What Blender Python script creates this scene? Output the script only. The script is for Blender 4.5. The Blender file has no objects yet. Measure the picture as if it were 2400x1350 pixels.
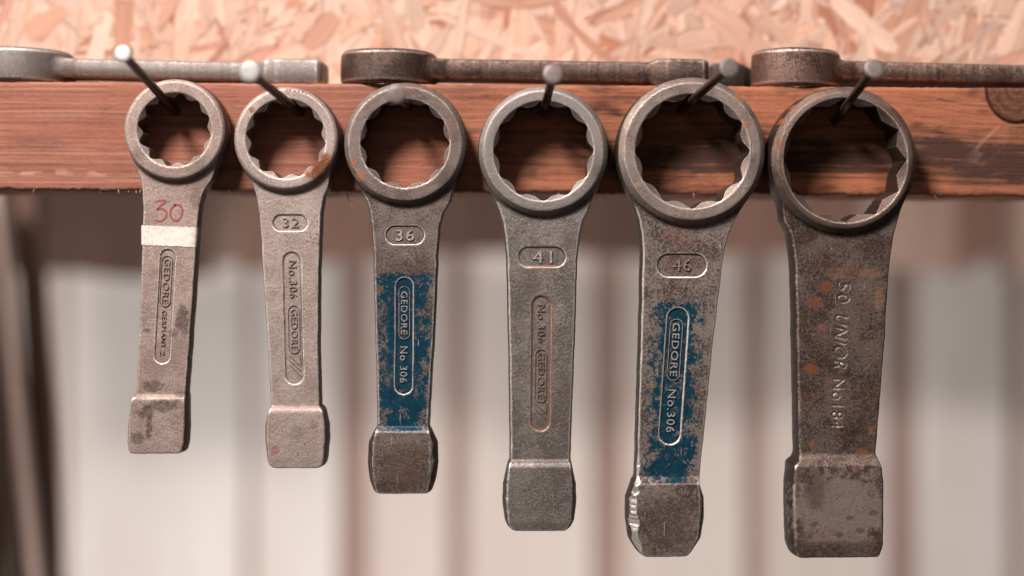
import bpy, math, random
import numpy as np
from mathutils import Vector, Matrix, Euler

# ------------------------------------------------------------------ camera, world, light
S = 0.000215            # metres per photo pixel in the focus plane (y = 0)
D = 50.0/36.0*2400*S    # camera to focus plane
Z0 = 1.5                # height of the lens
HX, HY = 1200.0, 560.0  # where the lens axis meets the photo (the print is a crop)

sc = bpy.context.scene
col = sc.collection
cd = bpy.data.cameras.new("camera")
cam = bpy.data.objects.new("camera", cd); col.objects.link(cam)
cam.location = (0, -D, Z0); cam.rotation_euler = (math.pi/2, 0, 0)
cd.lens = 50; cd.sensor_width = 36
cd.shift_y = -(675-HY)/2400.0
cd.clip_start = 0.01; cd.clip_end = 60
cd.dof.use_dof = True; cd.dof.focus_distance = D + 0.0015; cd.dof.aperture_fstop = 2.0
cd.dof.aperture_blades = 9
sc.camera = cam
w = bpy.data.worlds.new("World"); sc.world = w; w.use_nodes = True
wn = w.node_tree; wn.nodes.clear()
bg = wn.nodes.new('ShaderNodeBackground'); wo = wn.nodes.new('ShaderNodeOutputWorld')
tc = wn.nodes.new('ShaderNodeTexCoord'); sx = wn.nodes.new('ShaderNodeVectorMath'); sx.operation = 'DOT_PRODUCT'; sx.inputs[1].default_value = (-0.45, -0.60, 0.66); rp = wn.nodes.new('ShaderNodeValToRGB')
mr = wn.nodes.new('ShaderNodeMapRange'); mr.inputs[1].default_value = -1; mr.inputs[2].default_value = 1
wn.links.new(tc.outputs['Generated'], sx.inputs[0]); wn.links.new(sx.outputs['Value'], mr.inputs[0])
wn.links.new(mr.outputs[0], rp.inputs[0]); wn.links.new(rp.outputs[0], bg.inputs[0]); wn.links.new(bg.outputs[0], wo.inputs[0])
rp.color_ramp.elements[0].position = 0.42; rp.color_ramp.elements[0].color = (0.075, 0.052, 0.042, 1)
rp.color_ramp.elements[1].position = 0.92; rp.color_ramp.elements[1].color = (1.0, 0.93, 0.88, 1)
bg.inputs[1].default_value = 0.20

def area(name, loc, target, size, power, colr, size_y=None):
    l = bpy.data.lights.new(name, 'AREA'); l.energy = power; l.color = colr
    l.shape = 'RECTANGLE'; l.size = size; l.size_y = size_y or size
    o = bpy.data.objects.new(name, l); col.objects.link(o); o.location = loc
    o.rotation_euler = (Vector(target)-Vector(loc)).to_track_quat('-Z', 'Y').to_euler()
    return o
area("window_light", (-0.66, -0.98, Z0+1.20), (0, 0, Z0), 0.40, 66, (1.0, 0.94, 0.90), 0.36)
area("right_area_light", (0.9, -0.9, Z0+1.3), (0.1, 0, Z0+0.05), 0.4, 2, (1.0, 0.93, 0.88))  # weak area light from the upper right
area("back_wall_fill", (-0.35, 0.85, Z0-1.35), (0.05, 2.3, Z0-0.10), 1.8, 33, (1.0, 0.97, 0.945), 0.4)  # unseen area light added to brighten the far wall
vs = sc.view_settings
vs.view_transform = 'Standard'; vs.look = 'None'; vs.exposure = 0; vs.gamma = 1; vs.use_curve_mapping = False
sc.cycles.use_denoising = True
sc.cycles.max_bounces = 6

# ------------------------------------------------------------------ helpers
def kf(y): return 1.0 + y/D
def WX(px, y=0.0): return (px-HX)*S*kf(y)
def WZ(py, y=0.0): return Z0 + (HY-py)*S*kf(y)
def W(px, py, y=0.0): return Vector((WX(px, y), y, WZ(py, y)))

def tag(o, label=None, cat=None, group=None, kind=None):
    if label: o['label'] = label
    if cat: o['category'] = cat
    if group: o['group'] = group
    if kind: o['kind'] = kind
    return o
def empty(name, loc, rot=(0, 0, 0)):
    o = bpy.data.objects.new(name, None); col.objects.link(o)
    o.location = loc; o.rotation_euler = rot; o.empty_display_size = 0.01
    return o
def mk(name, V, F, mat, parent=None, smooth=True, normals=None, attrs=None, loc=None):
    """V (n,3) array, F list of tuples or (m,4) array"""
    me = bpy.data.meshes.new(name)
    V = np.asarray(V, dtype=np.float32)
    if isinstance(F, np.ndarray):
        k = F.shape[1]
        me.vertices.add(len(V)); me.vertices.foreach_set('co', V.ravel())
        me.loops.add(F.size); me.loops.foreach_set('vertex_index', F.ravel().astype(np.int32))
        me.polygons.add(len(F)); me.polygons.foreach_set('loop_start', np.arange(0, F.size, k, dtype=np.int32))
        me.polygons.foreach_set('loop_total', np.full(len(F), k, dtype=np.int32))
        me.update(calc_edges=True)
    else:
        me.from_pydata([tuple(map(float, v)) for v in V], [], F); me.update()
    if smooth: me.polygons.foreach_set('use_smooth', np.ones(len(me.polygons), dtype=bool))
    for nm, a in (attrs or {}).items():
        if a.ndim == 1:
            at = me.attributes.new(nm, 'FLOAT', 'POINT'); at.data.foreach_set('value', a.astype(np.float32))
        else:
            at = me.attributes.new(nm, 'FLOAT_COLOR', 'POINT')
            c = np.ones((len(V), 4), np.float32); c[:, :3] = a; at.data.foreach_set('color', c.ravel())
    if normals is not None:
        me.normals_split_custom_set_from_vertices([tuple(n) for n in normals.astype(float)])
    o = bpy.data.objects.new(name, me); col.objects.link(o)
    if mat: me.materials.append(mat)
    if parent: o.parent = parent
    if loc is not None: o.location = loc
    return o

# smooth value noise, any shape of coordinates
def vn(x, y, seed=0):
    rs = np.random.RandomState(seed); T = rs.rand(257, 257).astype(np.float32)
    x = np.asarray(x, np.float32) + 1000.37; y = np.asarray(y, np.float32) + 1000.71
    xi = np.floor(x).astype(np.int64); yi = np.floor(y).astype(np.int64)
    fx = x-xi; fy = y-yi
    fx = fx*fx*(3-2*fx); fy = fy*fy*(3-2*fy)
    a = T[xi % 256, yi % 256]; b = T[(xi+1) % 256, yi % 256]; c = T[xi % 256, (yi+1) % 256]; d = T[(xi+1) % 256, (yi+1) % 256]
    return ((a*(1-fx)+b*fx)*(1-fy) + (c*(1-fx)+d*fx)*fy)*2-1
def fbm(x, y, seed=0, oct=4):
    s = 0; a = 1.0; t = 0
    for i in range(oct):
        s = s + a*vn(x*(2**i), y*(2**i), seed+i*17); t += a; a *= 0.55
    return s/t
def sstep(a, b, x):
    t = np.clip((x-a)/(b-a), 0, 1); return t*t*(3-2*t)
def rmax(a, b, r):
    return np.minimum(-r, np.maximum(a, b)) + np.sqrt(np.maximum(r+a, 0)**2 + np.maximum(r+b, 0)**2)
def smin(a, b, k):
    h = np.clip(0.5+0.5*(b-a)/k, 0, 1); return b*(1-h)+a*h - k*h*(1-h)

def surface_nets(f, org, h):
    """f (nx,ny,nz) -> verts (mm), quads, wound outwards (f<0 inside)"""
    s = f < 0
    c = s[:-1, :-1, :-1].astype(np.int8)
    for dx in (0, 1):
        for dy in (0, 1):
            for dz in (0, 1):
                if dx+dy+dz: c = c + s[dx:s.shape[0]-1+dx, dy:s.shape[1]-1+dy, dz:s.shape[2]-1+dz]
    act = (c > 0) & (c < 8)
    idx = np.full(act.shape, -1, np.int32); I = np.argwhere(act); idx[act] = np.arange(len(I))
    i, j, k = I.T
    cf = {}
    for a in (0, 1):
        for b in (0, 1):
            for e in (0, 1): cf[(a, b, e)] = f[i+a, j+b, k+e]
    P = np.zeros((len(I), 3), np.float32); n = np.zeros(len(I), np.float32)
    ks = list(cf)
    for p in ks:
        for q in ks:
            if sum(q)-sum(p) == 1 and sum(abs(np.array(q)-np.array(p))) == 1:
                fa, fb = cf[p], cf[q]; m = (fa < 0) != (fb < 0)
                t = np.where(m, fa/(np.where(m, fa-fb, 1)), 0)
                for ax in range(3):
                    P[:, ax] += np.where(m, p[ax] + t*(q[ax]-p[ax]), 0)
                n += m
    P = P/n[:, None] + I
    V = P*h + np.array(org, np.float32)
    Q = []
    for ax in range(3):
        sl0 = [slice(None)]*3; sl1 = [slice(None)]*3
        sl0[ax] = slice(0, -1); sl1[ax] = slice(1, None)
        A = s[tuple(sl0)]; B = s[tuple(sl1)]
        E = np.argwhere(A != B)
        o1, o2 = (ax+1) % 3, (ax+2) % 3
        E = E[(E[:, o1] > 0) & (E[:, o2] > 0) & (E[:, o1] < f.shape[o1]-1) & (E[:, o2] < f.shape[o2]-1)]
        ins = A[tuple(E.T)]
        def cell(d1, d2):
            X = E.copy(); X[:, o1] -= d1; X[:, o2] -= d2
            return idx[tuple(X.T)]
        q = np.stack([cell(1, 1), cell(0, 1), cell(0, 0), cell(1, 0)], 1)
        q[~ins] = q[~ins][:, ::-1]
        Q.append(q)
    return V, np.concatenate(Q)

def curvature(V, Q, h):
    n = len(V)
    fn = np.cross(V[Q[:, 2]]-V[Q[:, 0]], V[Q[:, 3]]-V[Q[:, 1]])
    N = np.zeros((n, 3))
    for a in range(4):
        for b in range(3): N[:, b] += np.bincount(Q[:, a], fn[:, b], n)
    N /= np.linalg.norm(N, axis=1)[:, None]+1e-12
    src = np.concatenate([Q[:, a] for a in range(4)]+[Q[:, (a+1) % 4] for a in range(4)])
    dst = np.concatenate([Q[:, (a+1) % 4] for a in range(4)]+[Q[:, a] for a in range(4)])
    deg = np.bincount(src, minlength=n).astype(float)
    def avg(X): return np.stack([np.bincount(src, X[dst, b], n) for b in range(X.shape[1])], 1)/deg[:, None]
    P = avg(avg(V.astype(float)))
    cv = -((P-V)*N).sum(1)/h
    cv = cv[:, None]
    for _ in range(2): cv = 0.5*cv+0.5*avg(cv)
    return N, cv[:, 0]

# ------------------------------------------------------------------ node material helpers
class NT:
    def __init__(s, name):
        s.m = bpy.data.materials.new(name); s.m.use_nodes = True; s.t = s.m.node_tree; s.t.nodes.clear()
        s.out = s.n('ShaderNodeOutputMaterial'); s.b = s.n('ShaderNodeBsdfPrincipled')
        s.l(s.b.outputs[0], s.out.inputs[0])
    def n(s, t): return s.t.nodes.new(t)
    def l(s, a, b): s.t.links.new(a, b)
    def put(s, sock, v):
        if hasattr(v, 'links') or isinstance(v, bpy.types.NodeSocket): s.l(v, sock)
        elif isinstance(v, (tuple, list)) and len(v) == 3 and sock.type == 'RGBA': sock.default_value = (*v, 1)
        else: sock.default_value = v
    def _sep(s, v, i):
        q = s.n('ShaderNodeSeparateXYZ'); s.l(v, q.inputs[0]); return q.outputs[i]
    def n_x(s, v): return s._sep(v, 0)
    def n_z(s, v): return s._sep(v, 2)
    def math(s, op, a, b=0.0, c=0.0, clamp=False):
        m = s.n('ShaderNodeMath'); m.operation = op; m.use_clamp = clamp
        s.put(m.inputs[0], a); s.put(m.inputs[1], b); s.put(m.inputs[2], c); return m.outputs[0]
    def mapr(s, v, a, b, c=0.0, d=1.0):
        m = s.n('ShaderNodeMapRange'); s.put(m.inputs[0], v)
        for i, x in enumerate((a, b, c, d)): s.put(m.inputs[i+1], x)
        return m.outputs[0]
    def noise(s, vec, scale, detail=6, rough=0.6, dist=0.0):
        m = s.n('ShaderNodeTexNoise'); s.l(vec, m.inputs['Vector']); m.inputs['Scale'].default_value = scale
        m.inputs['Detail'].default_value = detail; m.inputs['Roughness'].default_value = rough; m.inputs['Distortion'].default_value = dist
        return m.outputs[0]
    def mix(s, f, a, b, mode='MIX'):
        m = s.n('ShaderNodeMix'); m.data_type = 'RGBA'; m.blend_type = mode
        s.put(m.inputs[0], f); s.put(m.inputs[6], a); s.put(m.inputs[7], b); return m.outputs[2]
    def fmix(s, f, a, b):
        m = s.n('ShaderNodeMix'); m.data_type = 'FLOAT'
        s.put(m.inputs[0], f); s.put(m.inputs[2], a); s.put(m.inputs[3], b); return m.outputs[0]
    def co(s, k=1000.0, off=(0, 0, 0), sc=(1, 1, 1)):
        t = s.n('ShaderNodeTexCoord'); m = s.n('ShaderNodeMapping'); s.l(t.outputs['Object'], m.inputs[0])
        m.inputs['Scale'].default_value = tuple(k*a for a in sc); m.inputs['Location'].default_value = off
        return m.outputs[0]
    def attr(s, nm):
        a = s.n('ShaderNodeAttribute'); a.attribute_name = nm; return a
    def bump(s, h, strength, dist):
        b = s.n('ShaderNodeBump'); s.put(b.inputs['Height'], h); b.inputs['Strength'].default_value = strength
        b.inputs['Distance'].default_value = dist; s.l(b.outputs[0], s.b.inputs['Normal']); return b
    def fin(s, colr, rough, metal=0.0, spec=None):
        s.put(s.b.inputs['Base Color'], colr); s.put(s.b.inputs['Roughness'], rough); s.put(s.b.inputs['Metallic'], metal)
        if spec is not None: s.put(s.b.inputs['Specular IOR Level'], spec)
        return s.m

RUST = (0.30, 0.085, 0.026)
def steel(name, light, dark, grime=0.5, pits=0.3, rust=0.1, spots=(), stains=(), paint=None, seed=0, edge=(0.55, 0.50, 0.47), metal=0.55, rough=0.47, scratches=0.5, pocket_rust=0.0, edge_amt=0.85, side=0.8, pocket_zone=None, ringR=0):
    n = NT(name); v = n.co(off=(seed*37.1, seed*11.7, seed*5.3)); vr = n.co()
    big = n.noise(v, 0.055, 5, 0.6, 0.4); mid = n.noise(v, 0.33, 6, 0.65, 0.3); fine = n.noise(v, 1.7, 5, 0.7); grit = n.noise(v, 1.35, 3, 0.6)
    a = n.mix(n.mapr(mid, 0.36, 0.66), light, tuple(0.5*(x+y) for x, y in zip(light, dark)))
    sp2 = n.noise(v, 0.8, 9, 0.82, 0.2)
    a = n.mix(n.math('MULTIPLY', n.mapr(n.math('ADD', n.math('MULTIPLY', big, 0.36), n.math('MULTIPLY', sp2, 0.64)), 0.480, 0.525), grime, clamp=True), a, dark)
    a = n.mix(n.math('MULTIPLY', n.mapr(n.math('ADD', n.math('MULTIPLY', mid, 0.35), n.math('MULTIPLY', grit, 0.65)), 0.53, 0.60), 0.42*grime, clamp=True), a, (min(0.9, 1.55*light[0]), min(0.9, 1.36*light[1]), min(0.9, 1.26*light[2])))
    a = n.mix(n.math('MULTIPLY', n.mapr(n.noise(v, 1.05, 5, 0.65), 0.565, 0.63), pits, clamp=True), a, tuple(0.45*x for x in dark))
    if ringR:
        rad_ = n.math('SQRT', n.math('ADD', n.math('MULTIPLY', n.n_x(vr), n.n_x(vr)), n.math('MULTIPLY', n.n_z(vr), n.n_z(vr))))
        rmk_ = n.math('MULTIPLY', n.mapr(rad_, ringR+0.5, ringR-0.8), n.mapr(sp2, 0.46, 0.53, 0.0, 0.62), clamp=True)
        a = n.mix(rmk_, a, (1.2*light[0], 1.12*light[1], 1.08*light[2]))
    # warm oxide film
    ox = n.math('MULTIPLY', n.mapr(n.noise(v, 0.11, 6, 0.7, 0.6), 0.54, 0.72), rust, clamp=True)
    a = n.mix(ox, a, (0.20, 0.085, 0.05))
    cv = n.attr('curv').outputs['Fac']
    wear = n.math('MULTIPLY', n.mapr(n.math('ADD', cv, n.math('MULTIPLY', n.math('SUBTRACT', fine, 0.5), 0.34)), 0.06, 0.16), edge_amt, clamp=True)
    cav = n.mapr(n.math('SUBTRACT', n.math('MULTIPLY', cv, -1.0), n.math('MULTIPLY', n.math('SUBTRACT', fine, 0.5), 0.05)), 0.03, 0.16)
    met = metal; rg = n.math('ADD', n.math('MULTIPLY', mid, 0.22), rough-0.11)
    sep = n.n('ShaderNodeSeparateXYZ'); n.l(vr, sep.inputs[0]); X, Y, Z = sep.outputs
    front = n.mapr(Y, -1.0, -1.4)
    pm = None
    if paint:   # (top z, bottom z, left x, right x at z centre, coverage, slope)
        zt, zb, cx, hw, cover, sl = paint
        nz = n.math('SUBTRACT', n.noise(v, 0.22, 7, 0.72, 0.2), 0.5)
        nz2 = n.math('SUBTRACT', n.noise(v, 1.0, 5, 0.7), 0.5)
        jit = n.math('ADD', n.math('MULTIPLY', nz, 9.0), n.math('MULTIPLY', nz2, 6.0))
        mt = n.mapr(n.math('ADD', Z, n.math('MULTIPLY', jit, 1.7)), zt, zt-0.8)
        mb = n.mapr(n.math('ADD', Z, n.math('MULTIPLY', jit, 0.12)), zb-0.2, zb+0.2)
        cxn = n.math('ADD', n.math('MULTIPLY', n.math('SUBTRACT', Z, 0.5*(zt+zb)), sl), cx)
        ed = n.math('SUBTRACT', hw, n.math('ABSOLUTE', n.math('SUBTRACT', X, cxn)))
        me_ = n.mapr(n.math('ADD', ed, n.math('MULTIPLY', jit, 1.0)), 0.0, 1.1)
        chip = n.math('ADD', n.math('MULTIPLY', nz, 0.95), n.math('MULTIPLY', nz2, 0.6))
        inner = n.mapr(ed, hw*0.2, hw*0.62, 0.0, 0.11)
        ch = n.mapr(n.math('SUBTRACT', n.math('ADD', chip, 0.0), inner), cover+0.02, cover-0.02)
        pm = n.math('MULTIPLY', n.math('MULTIPLY', mt, mb), n.math('MULTIPLY', me_, ch))
        pm = n.math('MULTIPLY', pm, n.mapr(wear, 0.35, 0.6, 1.0, 0.0))
        pm = n.math('MULTIPLY', pm, front, clamp=True)
        pc = n.mix(n.mapr(mid, 0.35, 0.65), (0.003, 0.037, 0.063), (0.002, 0.020, 0.035))
        pc = n.mix(n.mapr(fine, 0.60, 0.74, 0, 0.35), pc, (0.14, 0.20, 0.23))
        a = n.mix(pm, a, pc)
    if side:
        side_shade = n.math('MULTIPLY', n.mapr(n.math('ADD', n.attr('side').outputs['Fac'], n.math('MULTIPLY', n.math('SUBTRACT', sp2, 0.5), 0.5)), 0.42, 0.75), side, clamp=True)
        a = n.mix(side_shade, a, tuple(0.42*x for x in dark))  # shade of the side faces painted into the steel colour
    a = n.mix(wear, a, tuple(min(0.85, 1.3*x) for x in edge))
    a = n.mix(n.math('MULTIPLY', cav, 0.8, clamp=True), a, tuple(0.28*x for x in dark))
    if pocket_rust:
        zone = n.math('MULTIPLY', n.mapr(n.math('ABSOLUTE', X), 7.0, 6.0), n.math('MULTIPLY', n.mapr(Z, pocket_zone[0], pocket_zone[0]-1), n.mapr(Z, pocket_zone[1], pocket_zone[1]+1)))
        pocket_rust = n.math('MULTIPLY', zone, pocket_rust)
        a = n.mix(n.math('MULTIPLY', n.math('MULTIPLY', n.mapr(n.math('ABSOLUTE', cv), 0.015, 0.06), n.mapr(fine, 0.40, 0.55)), pocket_rust, clamp=True), a, (0.22, 0.075, 0.035))
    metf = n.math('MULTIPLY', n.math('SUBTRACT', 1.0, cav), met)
    metf = n.fmix(wear, metf, 0.8)
    def blob(x, z, rx, rz, amt, jitter=0.8):
        dx = n.math('DIVIDE', n.math('SUBTRACT', X, x), rx); dz = n.math('DIVIDE', n.math('SUBTRACT', Z, z), rz)
        d = n.math('SQRT', n.math('ADD', n.math('MULTIPLY', dx, dx), n.math('MULTIPLY', dz, dz)))
        nn = n.math('MULTIPLY', n.math('SUBTRACT', n.noise(v, 0.5 if max(rx, rz) < 4 else 0.28, 6, 0.72), 0.5), jitter*2.6)
        return n.math('MULTIPLY', n.math('MULTIPLY', n.mapr(n.math('ADD', d, nn), 1.15, 0.75), amt), n.mapr(sp2, 0.36, 0.52, 0.35, 1.0), clamp=True)
    for (x, z, rx, rz, amt, c) in stains:
        bm_ = n.math('MULTIPLY', blob(x, z, rx, rz, amt, 1.0), front)
        a = n.mix(bm_, a, c)
    rm = None
    for sp in spots:
        x, z, rx, rz, amt = sp[:5]
        cc = sp[5] if len(sp) > 5 else n.mix(n.mapr(fine, 0.35, 0.65), RUST, (0.16, 0.05, 0.02))
        b_ = n.math('MULTIPLY', blob(x, z, rx, rz, amt, 0.55), front)
        a = n.mix(b_, a, cc)
        rm = b_ if rm is None else n.math('MAXIMUM', rm, b_)
    # scattered rust freckles
    fr = n.noise(v, 0.62, 4, 0.55); 
    frm = n.math('MULTIPLY', n.mapr(n.math('ADD', fr, n.math('MULTIPLY', n.math('SUBTRACT', big, 0.5), 0.25)), 0.66, 0.70), min(1.0, rust*1.6), clamp=True)
    a = n.mix(frm, a, (0.15, 0.045, 0.022))
    # scratches
    vsx = n.co(off=(seed*3.3, 0, 0), sc=(1.0, 1.0, 0.07)); mpn = n.n('ShaderNodeMapping'); n.l(vsx, mpn.inputs[0]); mpn.inputs['Rotation'].default_value = (0, 0.5+0.4*(seed % 3), 0)
    scn = n.noise(mpn.outputs[0], 0.9, 3, 0.5)
    scm = n.math('MULTIPLY', n.mapr(scn, 0.712, 0.735), scratches, clamp=True)
    a = n.mix(scm, a, edge)
    for mk_, rv in ((pm, 0.30), (rm, 0.85), (frm, 0.85)):
        if mk_ is not None:
            metf = n.fmix(mk_, metf, 0.0); rg = n.fmix(mk_, rg, rv)
    rg = n.fmix(n.math('MULTIPLY', wear, 0.8), rg, 0.30)
    h = n.math('ADD', n.math('MULTIPLY', fine, 0.55), n.math('ADD', n.math('MULTIPLY', grit, 0.35), n.math('ADD', n.math('MULTIPLY', mid, 0.5), n.math('MULTIPLY', sp2, 0.9))))
    if pm is not None: h = n.fmix(pm, h, n.math('ADD', n.math('MULTIPLY', mid, 0.4), 0.75))
    n.bump(h, 0.9, 0.00035)
    n.m['shader'] = 'steel'
    return n.fin(a, rg, metf, 0.3)

# ------------------------------------------------------------------ text to mesh
def text_mesh(s, shear=0.0, thin=0.0):
    cu = bpy.data.curves.new("t", 'FONT'); cu.body = s; cu.resolution_u = 3; cu.shear = shear; cu.offset = thin
    cu.extrude = 0.5; cu.bevel_depth = 0.0; cu.space_character = 1.12
    o = bpy.data.objects.new("t", cu); col.objects.link(o)
    dg = bpy.context.evaluated_depsgraph_get(); dg.update()
    me = bpy.data.meshes.new_from_object(o.evaluated_get(dg))
    V = np.array([v.co[:] for v in me.vertices]); F = [tuple(p.vertices) for p in me.polygons]
    bpy.data.objects.remove(o); bpy.data.curves.remove(cu); bpy.data.meshes.remove(me)
    lo, hi = V.min(0), V.max(0); V = (V-(lo+hi)/2)/(hi-lo)     # unit box, extrusion -0.5..0.5
    return V, F

# ------------------------------------------------------------------ wrench geometry (mm, ring centre at origin, x right, z up, front = -y)
def ring_hole(r, th, rmin, rmx, kind):
    if kind == 'star':
        a = np.mod(th+math.pi/6/2, math.pi/6)-math.pi/12        # -15..15 deg about a corner
        rr = rmin/np.cos(math.pi/6-np.abs(a))                     # two crossed hexagons
        rr = np.minimum(rr, rmx)
    else:
        rr = rmin+(rmx-rmin)*(0.5+0.5*np.cos(12*th))**(1.5 if rmin > 19 else 1.0)
    return rr

def build_sdf(P, h):
    R, H = P['R'], P['H']; rc = P['rc']
    zt = R+3; zb = P['zb']-3
    xl, xr = P['xlo']-3, P['xhi']+3
    ymax = max(H, P['bh'])+2
    x = np.arange(xl, xr, h, dtype=np.float32); z = np.arange(zb, zt, h, dtype=np.float32); y = np.arange(-ymax, ymax+h, h, dtype=np.float32)+h*0.31
    X, Z = np.meshgrid(x, z, indexing='ij')
    r = np.sqrt(X*X+Z*Z); th = np.arctan2(Z, X)
    sd = P['seed']
    lump = fbm(X/9, Z/9, sd)*P.get('lump', 0.10)
    # widths by height
    zz = z; tb = P['table']          # rows z, left, right, half thickness, draft
    tz = np.array([t[0] for t in tb])[::-1]
    def ip(k):
        a = np.interp(zz, tz, np.array([t[k] for t in tb])[::-1])
        n = max(1, int(P.get('sm', 0.9)/h)); ker = np.hanning(2*n+3)[1:-1]; ker /= ker.sum()
        return np.convolve(np.pad(a, (n, n), mode='edge'), ker, 'valid')
    L, Rr, Th, Dr = ip(1), ip(2), ip(3), ip(4)
    c = (L+Rr)/2; wd = (Rr-L)/2
    rag = fbm(Z/5, Z*0+3.3, sd+5)*0.22
    yy = y[None, :, None]; ay = np.abs(yy)
    t = np.clip(ay/np.maximum(Th[None, None, :], 1), 0, 1.1)
    wy = wd[None, None, :] + Dr[None, None, :]*(1-t*t)
    d2 = np.abs(X[:, None, :]-c[None, None, :])-wy - lump[:, None, :]*1.2 - rag[:, None, :]
    dend = (P['zb'] - Z[:, None, :]) + fbm(X/6, Z/6, sd+9)[:, None, :]*0.25
    d2 = rmax(d2*0.97, dend, P.get('cr', 2.2))
    # handle front slightly dished
    dth = ay-(Th[None, None, :]+lump[:, None, :]*0.8)
    er = P.get('er', 0.7)
    body = rmax(d2, dth, er)
    # chips along the edges of the striking end and lower handle
    ch = P.get('chip', 0.0)
    if ch:
        side = P.get('chip_side', 0)
        cn = (np.maximum(fbm(Z/4.3, Z*0+1.7, sd+31, 2), -0.2)*0.55 + np.maximum(fbm(Z/1.5, X*0+4.1, sd+37, 3), -0.25)*0.15)*ch + ch*0.38
        zone = sstep(P['chip_z']+30, P['chip_z']-4, Z)
        sgn = X-c[None, :]
        if side: zone = zone*np.where(sgn*side > 0, 1.0, 0.35)
        zi = np.where(z < P['chip_z']+30)[0]; a0, a1 = zi[0], zi[-1]+1
        n3 = np.zeros((len(x), len(y), len(z)), np.float32)
        dg = (X[:, None, a0:a1]-ay); n3[:, :, a0:a1] = fbm(np.broadcast_to(Z[:, None, a0:a1], dg.shape)/2.1, dg/1.7, sd+41, 3)*0.42*min(ch, 1.6)
        cut = ((np.abs(X[:, None, :]-c[None, None, :])-wd[None, None, :]) + (ay-Th[None, None, :]))*0.707 + ((cn+0.0)*zone)[:, None, :] + n3*zone[:, None, :] - 0.15
        P['_chip'] = ((cut > body-0.12) & (np.abs(cut) < 1.2)).astype(np.float32)
        body = np.maximum(body, cut)
    body = np.maximum(body, (Z+0.35*R)[:, None, :])
    # ring
    rd = P.get('ring_draft', 0.7)
    rr = r[:, None, :]-(R+rd*(1-(ay/H)**2)) - lump[:, None, :]
    dome = P.get('dome', 0.0)
    hh = H-dome*sstep(0.0, 1.0, (r[:, None, :]-rc)/(R-rc)) + lump[:, None, :]*0.5
    ring = rmax(rr, ay-hh, P.get('rer', 0.5))
    cb = P.get('bev', 1.2)
    ring = rmax(ring, (rr+rd+ay-hh)*0.707+cb*0.707, 0.4)
    f = smin(ring, body, P.get('blend', 2.3))
    # hole with wavy or twelve-cornered wall, chamfered both ways
    rh = ring_hole(r, th-P.get('rot', 0.0), P['rmin'], P['rmx'], P['kind'])
    hole = (rh-r)[:, None, :]
    cone = rc-np.maximum(hh-ay, 0)*P.get('cs', 1.1) - r[:, None, :]
    hl = np.maximum(hole, cone)*0.9
    f = rmax(f, hl, 0.35)
    # pockets
    fy = -yy
    for (x1, z1, x2, z2, rad, dep) in P.get('pockets', ()):
        dx, dz = x2-x1, z2-z1; q = np.clip(((X-x1)*dx+(Z-z1)*dz)/(dx*dx+dz*dz), 0, 1)
        dc = np.sqrt((X-x1-q*dx)**2+(Z-z1-q*dz)**2)-rad
        lip = np.exp(-(dc/0.8)**2)*0.10            # slightly raised rim thrown up by the stamp
        floor_ = (Th[None, None, :]-dep)-fy
        f = np.where((fy > 0), np.maximum(f, -np.maximum(dc[:, None, :]*0.9, floor_)), f)
    st = P.get('stamp')
    if st is not None:
        cov = st(x, z)
        f = np.where(fy > 0, f + np.maximum(0, 1)*cov[:, None, :]*0.42, f)
    return f.astype(np.float32), (x[0], y[0], z[0])

def coverage(tris, x, z, h):
    """soft coverage of triangles (mm) on the x,z grid"""
    ss = 3; nx, nz = len(x)*ss, len(z)*ss; A = np.zeros((nx, nz), np.float32)
    g = h/ss; x0 = x[0]-h/2+g/2; z0 = z[0]-h/2+g/2
    for T in tris:
        lo = T.min(0); hi = T.max(0)
        i0, i1 = int((lo[0]-x0)/g), int((hi[0]-x0)/g)+2; j0, j1 = int((lo[1]-z0)/g), int((hi[1]-z0)/g)+2
        i0 = max(i0, 0); j0 = max(j0, 0)
        if i1 <= i0 or j1 <= j0: continue
        XX, ZZ = np.meshgrid(x0+np.arange(i0, i1)*g, z0+np.arange(j0, j1)*g, indexing='ij')
        a, b, c = T
        def e(p, q): return (q[0]-p[0])*(ZZ-p[1])-(q[1]-p[1])*(XX-p[0])
        w1, w2, w3 = e(a, b), e(b, c), e(c, a)
        m = ((w1 >= 0) & (w2 >= 0) & (w3 >= 0)) | ((w1 <= 0) & (w2 <= 0) & (w3 <= 0))
        sub = A[i0:i1, j0:j1]; sub[m[:sub.shape[0], :sub.shape[1]]] = 1
    return A.reshape(len(x), ss, len(z), ss).mean((1, 3))

def wrench_mesh(P, h, root, mat):
    f, org = build_sdf(P, h)
    V, Q = surface_nets(f, org, h)
    # keep the one big piece (drop crumbs) is unnecessary: the field is one solid
    N, cv = curvature(V, Q, h)
    cvn = cv*(h/0.4)
    fc = V[Q].mean(1)
    chipv = np.zeros(len(V))
    if '_chip' in P:
        g = P['_chip']; ii = [np.clip(np.rint((V[:, a]-org[a])/h).astype(int), 0, g.shape[a]-1) for a in range(3)]
        rv = np.hypot(V[:, 0], V[:, 2]); chipv = g[ii[0], ii[1], ii[2]]*(rv > P['R']+4)*(V[:, 2] < P['chip_z']+26)
        P.pop('_chip')
    rr = np.hypot(fc[:, 0], fc[:, 2])
    ringm = (rr < P['R']+0.9)
    blockm = (fc[:, 2] < P['zblock']) & ~ringm
    handm = ~ringm & ~blockm
    obs = {}
    for nm, m in (('ring', ringm), ('handle', handm), ('striking_end', blockm)):
        q = Q[m]; u, inv = np.unique(q.ravel(), return_inverse=True)
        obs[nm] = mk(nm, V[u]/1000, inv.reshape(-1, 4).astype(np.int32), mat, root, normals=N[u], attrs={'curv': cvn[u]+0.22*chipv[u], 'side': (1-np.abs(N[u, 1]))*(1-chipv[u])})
    return obs

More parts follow.
